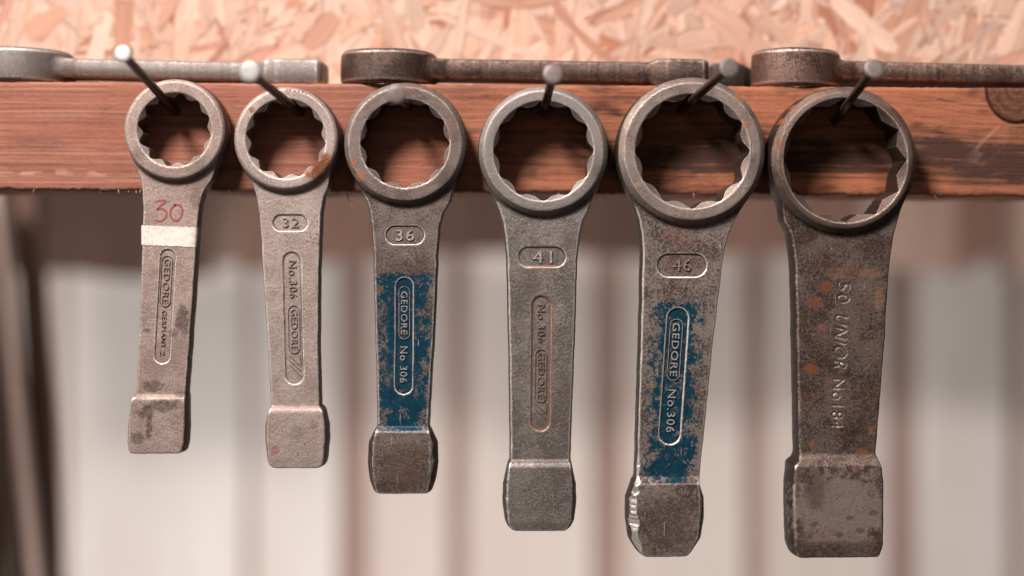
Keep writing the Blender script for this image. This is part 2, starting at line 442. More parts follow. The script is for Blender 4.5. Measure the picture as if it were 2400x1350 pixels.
# ------------------------------------------------------------------ lettering pieces, in wrench-local mm
def vertical_text(s, x1, z1, x2, z2, height, top, bot, mat, parent, name='lettering', shear=0.0, thin=0.0, tc=0.07):
    """letters read downwards along (x1,z1)->(x2,z2); y of faces: top (towards viewer, negative) and bot"""
    V, F = text_mesh(s, shear, thin)
    a = np.array([x1, z1]); b = np.array([x2, z2]); d = b-a; Ln = np.linalg.norm(d); d = d/Ln
    up = np.array([-d[1], d[0]])           # text up -> right
    c = (a+b)/2
    O = np.zeros_like(V)
    p = c[None, :] + V[:, 0:1]*Ln*d[None, :] + V[:, 1:2]*height*up[None, :]
    O[:, 0] = p[:, 0]; O[:, 2] = p[:, 1]; O[:, 1] = np.where(V[:, 2] > 0, top, bot)
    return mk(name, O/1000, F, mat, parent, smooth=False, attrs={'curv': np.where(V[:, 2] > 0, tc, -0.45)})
def flat_text(s, cx, cz, wdt, hgt, top, bot, mat, parent, name='size_number', thin=0.0, tc=0.07):
    V, F = text_mesh(s, 0, thin); O = np.zeros_like(V)
    O[:, 0] = cx+V[:, 0]*wdt; O[:, 2] = cz+V[:, 1]*hgt; O[:, 1] = np.where(V[:, 2] > 0, top, bot)
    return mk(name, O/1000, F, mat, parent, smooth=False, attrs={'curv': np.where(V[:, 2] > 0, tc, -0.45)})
def bar_loop(pts, wd, top, bot, mat, parent, name, closed=True, tc=0.12):
    """a raised line of width wd along pts"""
    pts = np.array(pts, float); n = len(pts); V = []; F = []
    for i in range(n):
        if closed: t = pts[(i+1) % n]-pts[i-1]
        else: t = pts[min(i+1, n-1)]-pts[max(i-1, 0)]
        t /= np.linalg.norm(t)+1e-9; nn = np.array([-t[1], t[0]])
        for (o, yy) in ((-1, bot), (-0.55, top), (0.55, top), (1, bot)):
            q = pts[i]+nn*o*wd/2; V.append((q[0], yy, q[1]))
    m = n if closed else n-1
    for i in range(m):
        j = (i+1) % n
        for k in range(3): F.append((i*4+k, j*4+k, j*4+k+1, i*4+k+1))
    if not closed: F += [(0, 1, 2, 3), ((n-1)*4+3, (n-1)*4+2, (n-1)*4+1, (n-1)*4)]
    V = np.array(V)
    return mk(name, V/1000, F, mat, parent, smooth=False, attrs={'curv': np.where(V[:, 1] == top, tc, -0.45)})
def capsule_pts(x1, z1, x2, z2, rad, n=10):
    a = math.atan2(z2-z1, x2-x1); P = []
    for i in range(n+1): t = a+math.pi/2+math.pi*i/n; P.append((x1+rad*math.cos(t), z1+rad*math.sin(t)))
    for i in range(n+1): t = a-math.pi/2+math.pi*i/n; P.append((x2+rad*math.cos(t), z2+rad*math.sin(t)))
    return P
def ribbon(strokes, wd, yfun, mat, parent, name):
    V = []; F = []; rs = random.Random(4)
    for st in strokes:
        # Catmull-Rom through the given points
        p = [np.array(q, float) for q in st]; p = [2*p[0]-p[1]]+p+[2*p[-1]-p[-2]]; pts = []
        for i in range(1, len(p)-2):
            for k in range(8):
                t = k/8; pts.append(0.5*((2*p[i])+(-p[i-1]+p[i+1])*t+(2*p[i-1]-5*p[i]+4*p[i+1]-p[i+2])*t*t+(-p[i-1]+3*p[i]-3*p[i+1]+p[i+2])*t**3))
        pts.append(p[-2]); n = len(pts); b0 = len(V)
        for i in range(n):
            t = pts[min(i+1, n-1)]-pts[max(i-1, 0)]; t /= np.linalg.norm(t)+1e-9; nn = np.array([-t[1], t[0]])
            ww = wd*(0.85+0.3*rs.random())*(0.6 if i in (0, n-1) else 1)
            for o in (-0.5, 0.5):
                q = pts[i]+nn*o*ww; V.append((q[0], yfun, q[1])); 
            for o in (-0.5, 0.5):
                q = pts[i]+nn*o*ww; V.append((q[0], yfun+0.25, q[1]))
        for i in range(n-1):
            a = b0+i*4; F += [(a, a+4, a+5, a+1), (a+2, a+3, a+7, a+6), (a, a+2, a+6, a+4), (a+1, a+5, a+7, a+3)]
    return mk(name, np.array(V)/1000, F, mat, parent, smooth=False)

# ------------------------------------------------------------------ setting: beam, panel, wall behind
YB = 0.020              # front face of the beam
BD = 0.080              # depth of the beam
def beam_top(px): return 190+15*px/2400.0
def beam_bot(px): return 446+15*px/2400.0

def plank_paint(px, v):
    """albedo of the sawn beam; px photo x, v 0 (top edge) .. 256 (bottom edge)"""
    # grain bends round the knot at the upper right
    kx, kv = 2384.0, 28.0
    dx = (px-kx)/170.0; dv = (v-kv)/95.0; dist = np.sqrt(dx*dx+dv*dv)
    bend = 62*np.exp(-(dx/1.25)**2)*np.exp(-np.maximum(v-kv, 0)/130.0)
    vw = v-bend+6*vn(px/330, v/200, 3)+3*vn(px/120, v/60, 4)
    g1 = vn(px/700, vw/7.0, 5); g2 = vn(px/260, vw/3.0, 6); g3 = vn(px/60, vw/1.7, 7)
    ringy = 0.5+0.5*np.sin(vw/3.4+2.2*vn(px/500, vw/30, 8))
    saw = vn(px/7, v/90, 9)*0.5+vn(px/3, v/40, 10)*0.4
    left = np.array([0.335, 0.128, 0.084]); right = np.array([0.40, 0.142, 0.074]); dark = np.array([0.072, 0.034, 0.025]); pale = np.array([0.50, 0.30, 0.235])
    R_ = sstep(700, 1500, px)
    base = left[None, None]*(1-R_[..., None])+right[None, None]*R_[..., None]
    t = 0.13+0.22*np.clip(g1+0.5*g2, -0.6, 1)*1.0+0.10*g3+0.05*saw
    t = t + R_*0.16*(ringy-0.5)
    t = t + 0.20*np.clip(fbm(px/150, v/45, 12)*1.6, -0.5, 1)
    # dark weathered streak along the right-hand part
    band = np.exp(-((v-165-12*vn(px/200, v*0, 13))/52.0)**2)*sstep(1050, 1500, px)
    t = t + band*(0.78+0.45*fbm(px/70, v/16, 14))
    t = t + 0.45*np.exp(-((v-205-10*vn(px/90, v*0+2, 15))/26.0)**2)*sstep(2100, 2250, px)*(0.7+0.6*fbm(px/40, v/9, 16))
    t = t + 0.40*np.exp(-((v-235)/16.0)**2)*sstep(1900, 2200, px)*(0.3+0.9*vn(px/60, v/20, 17))
    t = t + 0.42*sstep(0.0, 0.55, fbm(px/75, v/26, 18))*R_
    t = t - 0.30*np.exp(-((v-222)/20.0)**2)*sstep(1150, 1500, px)*(1-sstep(2100, 2250, px))
    t = t + 0.35*np.exp(-((v-252)/9.0)**2)
    t = t + 0.20*sstep(0.28, 0.6, vn(px/28, v/4, 19))*0.8
    t = np.clip(t, 0, 1)[..., None]
    c = base*(1-t)+dark*t
    # pale rubbed streaks low on the left
    p = np.exp(-((v-215-6*vn(px/60, v*0, 20))/7.0)**2)*(1-sstep(230, 330, px))*sstep(-0.3, 0.3, vn(px/25, v/6, 21))*0.55
    p = p + 0.25*sstep(0.25, 0.6, vn(px/240, v/2.6, 22))*(1-R_)
    p = p + 0.45*np.exp(-((px-2330+0.6*(v-110))/26.0)**2)*np.exp(-((v-120)/40.0)**2)*sstep(0, .4, vn((px+v)/12, (px-v)/60, 24))
    c = c*(1-p[..., None])+pale*p[..., None]
    # the knot
    kd = np.sqrt(((px-kx)/70.0)**2+((v-kv+22)/78.0)**2)
    km = sstep(1.03, 0.95, kd); ringk = 0.5+0.5*np.sin(kd*17+5.0*vn(px/26, v/22, 25))*0.7+0.3*vn(px/6, v/9, 26)
    kc = np.array([0.135, 0.056, 0.034])*(0.7+0.6*ringk[..., None])
    c = c*(1-km[..., None])+kc*km[..., None]
    crack = np.exp(-((kd-1.0)/0.045)**2)*0.92*sstep(0.4, -0.6, (px-kx)/70.0-(v-kv+22)/78.0)
    c = c*(1-crack[..., None])
    for (ex, ev, er_) in ((1410, 45, 20), (1440, 62, 12), (1935, 240, 18), (2150, 90, 10), (2060, 60, 9)):
        q = np.exp(-(((px-ex)/er_/1.8)**2+((v-ev)/er_*1.2)**2))*0.6; c = c*(1-q[..., None])
    return np.clip(c, 0.004, 0.8)

def build_beam():
    xs = np.concatenate([np.arange(-900, -60, 12), np.arange(-60, 2460, 2.4), np.arange(2460, 3300, 12)]).astype(np.float32)
    # profile: front face, top, back, bottom (mm relative to the front top corner), closed loop
    Hh = (beam_bot(0)-beam_top(0))*S*kf(YB)*1000; Dp = BD*1000; r = 2.0
    prof = []; n = 105
    for i in range(n): prof.append((0.0, -r-(Hh-2*r)*i/(n-1)))
    for a in (30, 60): prof.append((r-r*math.cos(math.radians(a)), -Hh+r-r*math.sin(math.radians(a))))
    for i in range(7): prof.append((r+(Dp-2*r)*i/6, -Hh))
    for i in range(7): prof.append((Dp, -Hh+r+(Hh-2*r)*i/6))
    for i in range(40): prof.append((Dp-r-(Dp-2*r)*i/39, 0.0))
    for a in (60, 30): prof.append((r-r*math.cos(math.radians(a)), -r+r*math.sin(math.radians(a))))
    pr = np.array(prof, np.float32); m = len(pr)
    PX, K = np.meshgrid(xs, np.arange(m), indexing='ij')
    dy = pr[K, 0]; dz = pr[K, 1]
    vpx = -dz/1000/(S*kf(YB)) - np.where(dz > -1e-3, dy*4.65, 0)
    frontm = (dy < 0.5)
    C = plank_paint(PX, vpx)
    rough = 0.10*vn(PX/260, vpx/3.0, 6)+0.05*vn(PX/60, vpx/1.7, 7)+0.05*vn(PX/3, vpx/40, 10)
    rag = (0.35*vn(PX/45, PX*0, 30)+0.25*vn(PX/11, PX*0, 31))
    edge_t = np.exp(-(dz/1.6)**2); edge_b = np.exp(-((dz+Hh)/1.6)**2)
    Xw = (PX-HX)*S*kf(YB); top = Z0+(HY-(190+15*PX/2400.0))*S*kf(YB)
    kd = np.sqrt(((PX-2384)/70.0)**2+((vpx-6)/78.0)**2)
    groove = np.exp(-((kd-1.0)/0.05)**2)*1.1*sstep(0.4, -0.6, (PX-2384)/70.0-(vpx-6)/78.0)
    Yw = YB+dy/1000+(-rough+groove)*0.001*(dy < 3)
    Zw = top+dz/1000-edge_t*np.abs(rag)*0.0009+edge_b*(rag+0.3*vn(PX/4, PX*0, 33))*0.0014
    V = np.stack([Xw, Yw, Zw], -1).reshape(-1, 3)
    nx = len(xs); i = np.arange(nx-1)[:, None]; k = np.arange(m)[None, :]; k2 = (k+1) % m
    Q = np.stack([i*m+k, i*m+k2, (i+1)*m+k2, (i+1)*m+k], -1).reshape(-1, 4).astype(np.int32)
    n_ = NT('sawn_wood'); a = n_.attr('paint').outputs['Color']; v = n_.co()
    fn_ = n_.noise(n_.co(sc=(0.12, 1, 1)), 2.2, 5, 0.7); sp_ = n_.noise(v, 3.0, 4, 0.6)
    cc = n_.mix(n_.mapr(fn_, 0.35, 0.7, 0, 0.45), a, n_.mix(1.0, a, (0.45, 0.40, 0.38), 'MULTIPLY'))
    cc = n_.mix(n_.mapr(sp_, 0.6, 0.72, 0, 0.35), cc, (0.07, 0.035, 0.025))
    n_.bump(n_.math('ADD', n_.math('MULTIPLY', fn_, 0.8), n_.math('MULTIPLY', sp_, 0.3)), 0.6, 0.0004)
    m_ = n_.fin(cc, n_.mapr(fn_, 0.3, 0.7, 0.6, 0.85), 0.0, 0.15)
    root = empty('timber_beam', (0, YB+BD/2, WZ(beam_bot(1200), YB)))
    tag(root, 'rough sawn reddish timber beam from which the wrenches hang', 'beam')
    o = mk('beam_timber', V - np.array(root.location)[None], Q, m_, root, attrs={'paint': C.reshape(-1, 3)})
    # torn wood fibres along the lower edge
    rs = random.Random(8); V = []; F = []
    spots = [165, 233, 300, 318, 545, 790, 812, 905, 1310, 1700] + [rs.uniform(-300, 2700) for _ in range(16)]
    for px in spots:
        big = px == 812
        l = rs.uniform(0.8, 2.4)/1000 if not big else 0.0085; wv = rs.uniform(0.15, 0.35)/1000*(1.6 if big else 1)
        x0 = WX(px, YB); z0 = WZ(beam_bot(px)-4, YB); lean = rs.uniform(-0.8, 0.8)*l if not big else 0.004
        y0 = YB-0.0002+rs.uniform(0, 0.002)
        b = len(V)
        for t in range(5):
            u = t/4; ww = wv*(1-u*0.85); cxx = x0+lean*u*u; zz = z0-(l+0.0008)*u; yy = y0-0.4*l*u*u
            V += [(cxx-ww, yy, zz), (cxx+ww, yy, zz), (cxx, yy+ww*1.5, zz)]
        for t in range(4):
            for s_ in range(3):
                a_ = b+t*3+s_; b_ = b+t*3+(s_+1) % 3; F.append((a_, b_, b_+3, a_+3))
        F.append((b+12, b+13, b+14))
    n2 = NT('wood_fibre'); fm = n2.fin((0.42, 0.24, 0.15), 0.8)
    mk('wood_splinters', np.array(V)-np.array(root.location)[None], F, fm, root, smooth=False)
    tag(bpy.data.objects['wood_splinters'], kind='stuff')
build_beam()

def build_osb():
    # strand board: overlapping wood strands pressed flat, each with its own tone and small height step
    g = 0.9; x0, x1 = -330.0, 330.0; z0, z1 = -22.0, 190.0      # mm about the beam's top edge
    nx, nz = int((x1-x0)/g), int((z1-z0)/g)
    xs = x0+np.arange(nx)*g; zs = z0+np.arange(nz)*g
    rs = np.random.RandomState(21)
    C = np.ones((nx, nz, 3), np.float32)*np.array([0.50, 0.26, 0.17]); Hh = np.zeros((nx, nz), np.float32)
    tones = np.array([[0.80, 0.54, 0.42], [0.77, 0.49, 0.37], [0.72, 0.42, 0.30], [0.86, 0.63, 0.51], [0.80, 0.56, 0.45], [0.68, 0.38, 0.27], [0.83, 0.58, 0.46], [0.74, 0.50, 0.40]])
    N_ = 3400
    for k in range(N_):
        cx, cz = rs.uniform(x0-20, x1+20), rs.uniform(z0-20, z1+20)
        small = rs.rand() < 0.45 and k > 500
        L_ = rs.uniform(7, 24) if small else rs.uniform(22, 75); Wd = rs.uniform(0.9, 3.2) if small else rs.uniform(3.5, 14)
        an = rs.normal(1.25, 0.75) if rs.rand() < 0.75 else rs.uniform(0, math.pi)
        ca, sa = math.cos(an), math.sin(an); rad = (L_+Wd)/2+2
        i0, i1 = max(0, int((cx-rad-x0)/g)), min(nx, int((cx+rad-x0)/g)+1); j0, j1 = max(0, int((cz-rad-z0)/g)), min(nz, int((cz+rad-z0)/g)+1)
        if i1-i0 < 2 or j1-j0 < 2: continue
        X, Z = np.meshgrid(xs[i0:i1], zs[j0:j1], indexing='ij'); u = (X-cx)*ca+(Z-cz)*sa; v = -(X-cx)*sa+(Z-cz)*ca
        sd = k*3+1
        curve = rs.uniform(-0.004, 0.004); v = v+curve*u*u
        hw = Wd/2*(1+0.25*vn(u/11, u*0, sd))*(1-0.35*(np.abs(u)/(L_/2))**3); hl = L_/2*(1+0.14*vn(v/1.8, v*0, sd+1))
        e = np.minimum(hw-np.abs(v), (hl-np.abs(u))*0.7)
        m = sstep(-0.3, 0.5, e)
        tone = tones[rs.randint(len(tones))]*rs.uniform(0.64, 0.92)*np.array([0.93, 0.86, 0.83])
        gr = 1+0.10*vn(u/26, v/0.9, sd+2)+0.07*vn(u/12, v/2.2, sd+3)
        c = tone[None, None]*gr[..., None]
        if rs.rand() < 0.12: c = c*np.array([0.74, 0.58, 0.50])
        edge = np.exp(-(e/0.8)**2)*0.38*rs.rand()  # thin shadows along the strand edges, painted into the colour
        c = c*(1-edge[..., None])
        sub = C[i0:i1, j0:j1]; C[i0:i1, j0:j1] = sub*(1-m[..., None])+c*m[..., None]
        hh = rs.uniform(-0.25, 0.35)+rs.uniform(-0.006, 0.006)*u
        Hh[i0:i1, j0:j1] = Hh[i0:i1, j0:j1]*(1-m)+hh*m
    for _ in range(120):   # small knots, bark specks and voids
        cx, cz = rs.uniform(x0, x1), rs.uniform(z0, z1); a, b = rs.uniform(0.8, 4.2), rs.uniform(0.6, 1.8); an = rs.uniform(0.6, 2.2)
        X, Z = np.meshgrid(xs, zs, indexing='ij') if False else (None, None)
        i0, i1 = max(0, int((cx-9-x0)/g)), min(nx, int((cx+9-x0)/g)+1); j0, j1 = max(0, int((cz-9-z0)/g)), min(nz, int((cz+9-z0)/g)+1)
        if i1-i0 < 2 or j1-j0 < 2: continue
        X, Z = np.meshgrid(xs[i0:i1], zs[j0:j1], indexing='ij'); u = (X-cx)*math.cos(an)+(Z-cz)*math.sin(an); v = -(X-cx)*math.sin(an)+(Z-cz)*math.cos(an)
        m = np.exp(-((u/a)**2+(v/b)**2)**1.5)*rs.uniform(0.4, 0.9); t = np.array([0.26, 0.11, 0.06])
        C[i0:i1, j0:j1] = C[i0:i1, j0:j1]*(1-m[..., None])+t*m[..., None]; Hh[i0:i1, j0:j1] -= m*0.4
    yo = YB+BD+0.0025; zt = WZ(197, YB)
    X, Z = np.meshgrid(xs, zs, indexing='ij')
    V = np.stack([X, -Hh, Z], -1).reshape(-1, 3)/1000
    i = np.arange(nx-1)[:, None]; j = np.arange(nz-1)[None]
    Q = np.stack([i*nz+j, (i+1)*nz+j, (i+1)*nz+j+1, i*nz+j+1], -1).reshape(-1, 4)
    # rim and back so the board has its thickness
    per = [a*nz for a in range(nx)]+[(nx-1)*nz+b for b in range(1, nz)]+[a*nz+nz-1 for a in range(nx-2, -1, -1)]+[b for b in range(nz-2, 0, -1)]
    nb = len(V); B = V[per].copy(); B[:, 1] = 0.015; V = np.concatenate([V, B]); n = len(per)
    rim = np.array([(per[(k+1) % n], per[k], nb+k, nb+(k+1) % n) for k in range(n)])
    Cc = C.reshape(-1, 3); Cc = np.concatenate([Cc, Cc[per]])
    n_ = NT('strand_board'); a = n_.attr('paint').outputs['Color']; fz = n_.noise(n_.co(), 1.1, 5, 0.6)
    n_.bump(fz, 0.3, 0.0002); m_ = n_.fin(n_.mix(n_.mapr(fz, 0.4, 0.7, 0, 0.25), a, n_.mix(1.0, a, (0.7, 0.62, 0.58), 'MULTIPLY')), 0.6, 0.0, 0.3)
    o = mk('strand_board_panel', V, np.concatenate([Q, rim]).astype(np.int32), m_, None, attrs={'paint': Cc}, loc=(0, yo, zt))
    tag(o, 'pale pinkish oriented strand board sheet behind the beam and resting wrenches', 'panel')
build_osb()

def simple_mat(name, c1, c2, scale=0.02, rough=0.7, stretch=(1, 1, 0.15), spec=0.3):
    n = NT(name); v = n.co(sc=stretch); a = n.noise(v, scale, 6, 0.6); b = n.noise(v, scale*7, 5, 0.6)
    c = n.mix(n.mapr(n.math('ADD', n.math('MULTIPLY', a, 0.7), n.math('MULTIPLY', b, 0.3)), 0.38, 0.62), c1, c2)
    n.bump(b, 0.3, 0.001); return n.fin(c, rough, 0.0, spec)
def box(name, x0, x1, y0, y1, z0, z1, mat, parent=None, bev=0.002, origin=None, rot=None):
    import bmesh
    bm = bmesh.new(); bmesh.ops.create_cube(bm, size=1)
    c = Vector(((x0+x1)/2, (y0+y1)/2, (z0+z1)/2))
    for v in bm.verts: v.co = Vector((v.co.x*(x1-x0), v.co.y*(y1-y0), v.co.z*(z1-z0)))
    bmesh.ops.bevel(bm, geom=bm.edges[:], offset=bev, segments=2, affect='EDGES', profile=0.6)
    me = bpy.data.meshes.new(name); bm.to_mesh(me); bm.free(); me.materials.append(mat)
    o = bpy.data.objects.new(name, me); col.objects.link(o); o.location = c
    if rot: o.rotation_euler = rot
    if parent: o.parent = parent; o.location = c-parent.location
    return o

# far wall: off-white upright boards, the shade of folds painted in by dark sheathing
YW = 2.3
wall = empty('board_wall', (0, YW+0.02, WZ(1600, YW)))
tag(wall, 'blurred off-white wall of upright boards with dark gaps painted for shaded folds, behind the hanging handles', 'wall')
shm = simple_mat('fold_shade_brown', (0.24, 0.15, 0.12), (0.31, 0.205, 0.17), 0.01)
box('fold_shade_backing', WX(-700, YW), WX(3100, YW), YW+0.0185, YW+0.04, WZ(1900, YW), WZ(-200, YW), shm, wall)
pm_a = simple_mat('chalky_white_paint', (0.68, 0.64, 0.61), (0.54, 0.465, 0.425), 0.003)
pm_b = simple_mat('yellowed_white_paint', (0.62, 0.535, 0.49), (0.50, 0.415, 0.37), 0.003)
gaps = [(-420, 40), (-90, 40), (150, 12), (585, 14), (830, 46), (1075, 30), (1425, 46), (1770, 34), (2115, 44), (2385, 26), (2700, 40), (2990, 30)]
for a in range(len(gaps)-1):
    xa = gaps[a][0]+gaps[a][1]*0.8; xb = gaps[a+1][0]-gaps[a+1][1]*0.8
    yy = YW-0.004*(a % 2)
    box('board', WX(xa, YW), WX(xb, YW), yy, yy+0.018, WZ(1890, YW), WZ(-190, YW), pm_a if a in (2, 3, 8, 9) else pm_b, wall)

# brown sheets hanging in the shade below the rail, nearer than the wall
def sheet(name, pts, y, mat, label, cat, group=None, th=0.012):
    n = len(pts); c = W(sum(p[0] for p in pts)/n, sum(p[1] for p in pts)/n, y)
    V = [W(p[0], p[1], y)-c for p in pts]; V += [v+Vector((0, th, 0)) for v in V]
    F = [tuple(range(n)), tuple(range(2*n-1, n-1, -1))]+[(i, i+n, (i+1) % n+n, (i+1) % n) for i in range(n)]
    o = mk(name, np.array([v[:] for v in V]), F, mat, None, smooth=False, loc=c)
    return tag(o, label, cat, group)
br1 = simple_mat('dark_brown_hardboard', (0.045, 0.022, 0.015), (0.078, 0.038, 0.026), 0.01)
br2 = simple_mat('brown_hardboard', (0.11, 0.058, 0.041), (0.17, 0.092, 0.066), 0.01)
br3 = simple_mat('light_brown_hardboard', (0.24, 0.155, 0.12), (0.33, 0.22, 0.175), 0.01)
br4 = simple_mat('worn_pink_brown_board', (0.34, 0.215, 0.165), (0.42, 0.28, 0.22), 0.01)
SG = 'brown sheets behind the wrenches'
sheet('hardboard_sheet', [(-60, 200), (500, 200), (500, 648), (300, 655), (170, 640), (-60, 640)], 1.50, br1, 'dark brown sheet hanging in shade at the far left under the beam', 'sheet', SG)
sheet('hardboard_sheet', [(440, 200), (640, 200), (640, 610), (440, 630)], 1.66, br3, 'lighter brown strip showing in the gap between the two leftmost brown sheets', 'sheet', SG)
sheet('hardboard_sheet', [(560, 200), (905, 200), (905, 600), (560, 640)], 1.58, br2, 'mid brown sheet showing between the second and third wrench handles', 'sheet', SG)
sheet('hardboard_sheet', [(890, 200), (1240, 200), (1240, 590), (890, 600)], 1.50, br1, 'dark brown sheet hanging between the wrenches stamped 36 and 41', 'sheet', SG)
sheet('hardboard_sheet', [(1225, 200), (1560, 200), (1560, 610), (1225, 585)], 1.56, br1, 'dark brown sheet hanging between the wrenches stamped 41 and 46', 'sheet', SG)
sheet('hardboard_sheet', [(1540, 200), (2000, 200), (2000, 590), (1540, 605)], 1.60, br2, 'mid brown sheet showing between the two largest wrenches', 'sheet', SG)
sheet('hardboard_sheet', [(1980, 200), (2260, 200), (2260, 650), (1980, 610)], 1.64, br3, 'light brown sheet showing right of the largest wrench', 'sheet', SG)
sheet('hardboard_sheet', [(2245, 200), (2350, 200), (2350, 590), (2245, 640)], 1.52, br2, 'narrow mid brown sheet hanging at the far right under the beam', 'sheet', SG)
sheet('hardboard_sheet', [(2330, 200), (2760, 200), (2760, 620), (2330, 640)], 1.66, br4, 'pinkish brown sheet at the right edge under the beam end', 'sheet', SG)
# leaning battens at the left
dk = simple_mat('dark_stained_batten', (0.06, 0.028, 0.022), (0.09, 0.045, 0.035), 0.02)
pk = simple_mat('pinkish_batten', (0.52, 0.36, 0.30), (0.60, 0.45, 0.39), 0.02)
sheet('leaning_post', [(-330, 380), (-110, 380), (-55, 900), (-5, 1500), (-330, 1500)], 0.50, dk, 'near-black post leaning at the left edge of the picture', 'post', th=0.03)
sheet('leaning_batten', [(-75, 400), (-8, 400), (52, 1000), (108, 1500), (30, 1500), (-20, 1000)], 0.58, pk, 'slim pinkish batten leaning beside the near-black post', 'batten', th=0.02)
sheet('leaning_board', [(30, 400), (78, 400), (118, 1000), (140, 1500), (92, 1500), (66, 1000)], 0.66, br2, 'dark brown board leaning right of the slim pinkish batten', 'board', th=0.02)

# ------------------------------------------------------------------ hanging wrenches
def capsule_local(c, a, b, rad, y):
    return None
WR = []
def hang(i, cx, cy, R, rc, rmin, rmx, kind, H, th, bh, rows, zb, zblock, matargs, label, pockets=(), yaw=0.0, dep=0.65, **kw):
    """all picture measures in photo pixels, thicknesses in mm"""
    yc = YB-0.0003-H/1000; yf = yc-H/1000; yh = yc-th/1000; ybk = yc-bh/1000
    Xc = WX(cx, yf); Zc = WZ(cy, yf)
    sf = S*kf(yf)*1000
    def lx(px, d=None): return (WX(px, yh if d is None else d)-Xc)*1000
    def lz(py, d=None): return (WZ(py, yh if d is None else d)-Zc)*1000
    tb = [(R*sf*0.5, -R*sf*0.5, R*sf*0.5, th, 0.8), (0, -R*sf*0.90, R*sf*0.90, th, 0.8), (-0.5*R*sf, -R*sf*0.85, R*sf*0.85, th, 0.8)]
    for r_ in rows:
        py, l, r, t = r_[:4]; dr = r_[4] if len(r_) > 4 else 0.8
        d = ybk if t > th+0.6*(bh-th) else yh
        tb.append((lz(py, d), lx(l, d), lx(r, d), t, dr))
    P = dict(R=R*sf, H=H, rc=rc*sf, rmin=rmin*sf, rmx=rmx*sf, kind=kind, table=tb, zb=lz(zb, ybk), zblock=lz(zblock, ybk), bh=bh,
             xlo=min(-R*sf, min(t[1] for t in tb))-3, xhi=max(R*sf, max(t[2] for t in tb))+3, seed=i*101+7, chip_z=lz(zblock, ybk))
    P['pockets'] = [(lx(a), lz(b), lx(c), lz(d_), rd_*S*kf(yh)*1000, dep) for (a, b, c, d_, rd_) in pockets]
    P['bev'] = (0, 0.5, 0.6, 1.4, 1.6, 1.9, 1.8)[i]; P['rot'] = math.radians((0, -10, -8, 0, 0, 0, 0)[i])
    P.update(kw)
    root = empty('striking_wrench', (Xc, yc, Zc), (0, 0, yaw))
    tag(root, label, 'wrench', 'striking wrenches hanging in a row from nails')
    def L(px, py): return lx(px), lz(py)
    m = matargs(L)
    if 'stamp_fn' in kw: P['stamp'] = kw['stamp_fn'](L)
    obs = wrench_mesh(P, kw.get('h', 0.42), root, m)
    return dict(root=root, L=L, th=th, hd=obs['handle'], bl=obs['striking_end'], rg=obs['ring'], mat=m, dep=dep, k=S*kf(yh)*1000, obs=obs)

# letters sit in the pockets as pieces of the handle
def let(w_, s, a, b, hpx, **kw):
    kw.setdefault('tc', w_.get('tc', 0.12))
    (x1, z1), (x2, z2) = w_['L'](*a), w_['L'](*b)
    return vertical_text(s, x1, z1, x2, z2, hpx*w_['k'], -(w_['th']-0.08), -(w_['th']-w_['dep']-0.12), w_['mat'], w_['hd'], **kw)
def num(w_, s, c, wpx, hpx, **kw):
    kw.setdefault('tc', w_.get('tc', 0.12))
    x, z = w_['L'](*c); return flat_text(s, x, z, wpx*w_['k'], hpx*w_['k'], -(w_['th']-0.05), -(w_['th']-w_['dep']-0.12), w_['mat'], w_['hd'], **kw)
def oval(w_, a, b, rpx, wd=0.42):
    (x1, z1), (x2, z2) = w_['L'](*a), w_['L'](*b)
    return bar_loop(capsule_pts(x1, z1, x2, z2, rpx*w_['k']), wd, -(w_['th']-0.10), -(w_['th']-w_['dep']-0.12), w_['mat'], w_['hd'], 'logo_outline', tc=w_.get('tc', 0.12))
def slash(w_, a, b, wd=0.5):
    return bar_loop([w_['L'](*a), w_['L'](*b)], wd, -(w_['th']-0.10), -(w_['th']-w_['dep']-0.12), w_['mat'], w_['hd'], 'logo_stripe', closed=False, tc=w_.get('tc', 0.12))

# --- 30
def m1(L):
    d = (0.075, 0.050, 0.040)
    st = [(*L(428, 745), 3.4, 7.5, 0.85, d), (*L(345, 775), 1.8, 1.3, 0.8, d), (*L(360, 905), 5.0, 3.4, 0.75, d), (*L(385, 950), 9.0, 3.0, 0.75, d),
          (*L(325, 1025), 3.5, 3.0, 0.75, d), (*L(352, 1000), 1.6, 6.0, 0.8, d), (*L(345, 965), 4.0, 3.0, 0.8, d), (*L(405, 780), 3.0, 2.0, 0.6, d), (*L(425, 925), 4, 1.5, 0.7, d), (*L(458, 465), 3.0, 5.0, 0.55, (0.17, 0.10, 0.085)), (*L(330, 360), 3, 3, 0.35, d), (*L(440, 220), 4, 2, 0.3, d)]
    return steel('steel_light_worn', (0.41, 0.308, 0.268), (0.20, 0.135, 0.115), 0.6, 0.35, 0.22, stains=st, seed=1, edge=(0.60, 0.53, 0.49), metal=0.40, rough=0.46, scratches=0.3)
w1 = hang(1, 408, 304, 118, 88.5, 76, 86, 'wave', 9.0, 5.6, 7.6,
    [(420, 330, 496, 5.6), (450, 334, 476, 5.6), (480, 336, 467, 5.6), (530, 335, 461, 5.6), (600, 333, 457, 5.6), (700, 329, 450, 5.6), (800, 325, 443, 5.6), (880, 322, 437, 5.6), (926, 318, 434, 5.6),
     (931, 311, 432, 7.2), (938, 306, 432, 7.5), (1000, 301.5, 431, 7.6, 1.6), (1045, 300, 428, 7.6, 1.6), (1064, 303, 424, 7.5, 1.4)],
    1064, 926, m1, 'pale brown-grey ring wrench marked 30 in red with white tape, leftmost on the nails', pockets=[(393, 602, 380, 834, 17.5)], cr=2.0)
w1['tc'] = -0.08
oval(w1, (391, 612), (386, 706), 12.5, 0.34)
let(w1, 'GEDORE', (392, 607), (385.5, 711), 14, thin=-0.012)
let(w1, 'GERMANY', (384.5, 728), (381, 815), 10.5, thin=-0.02)
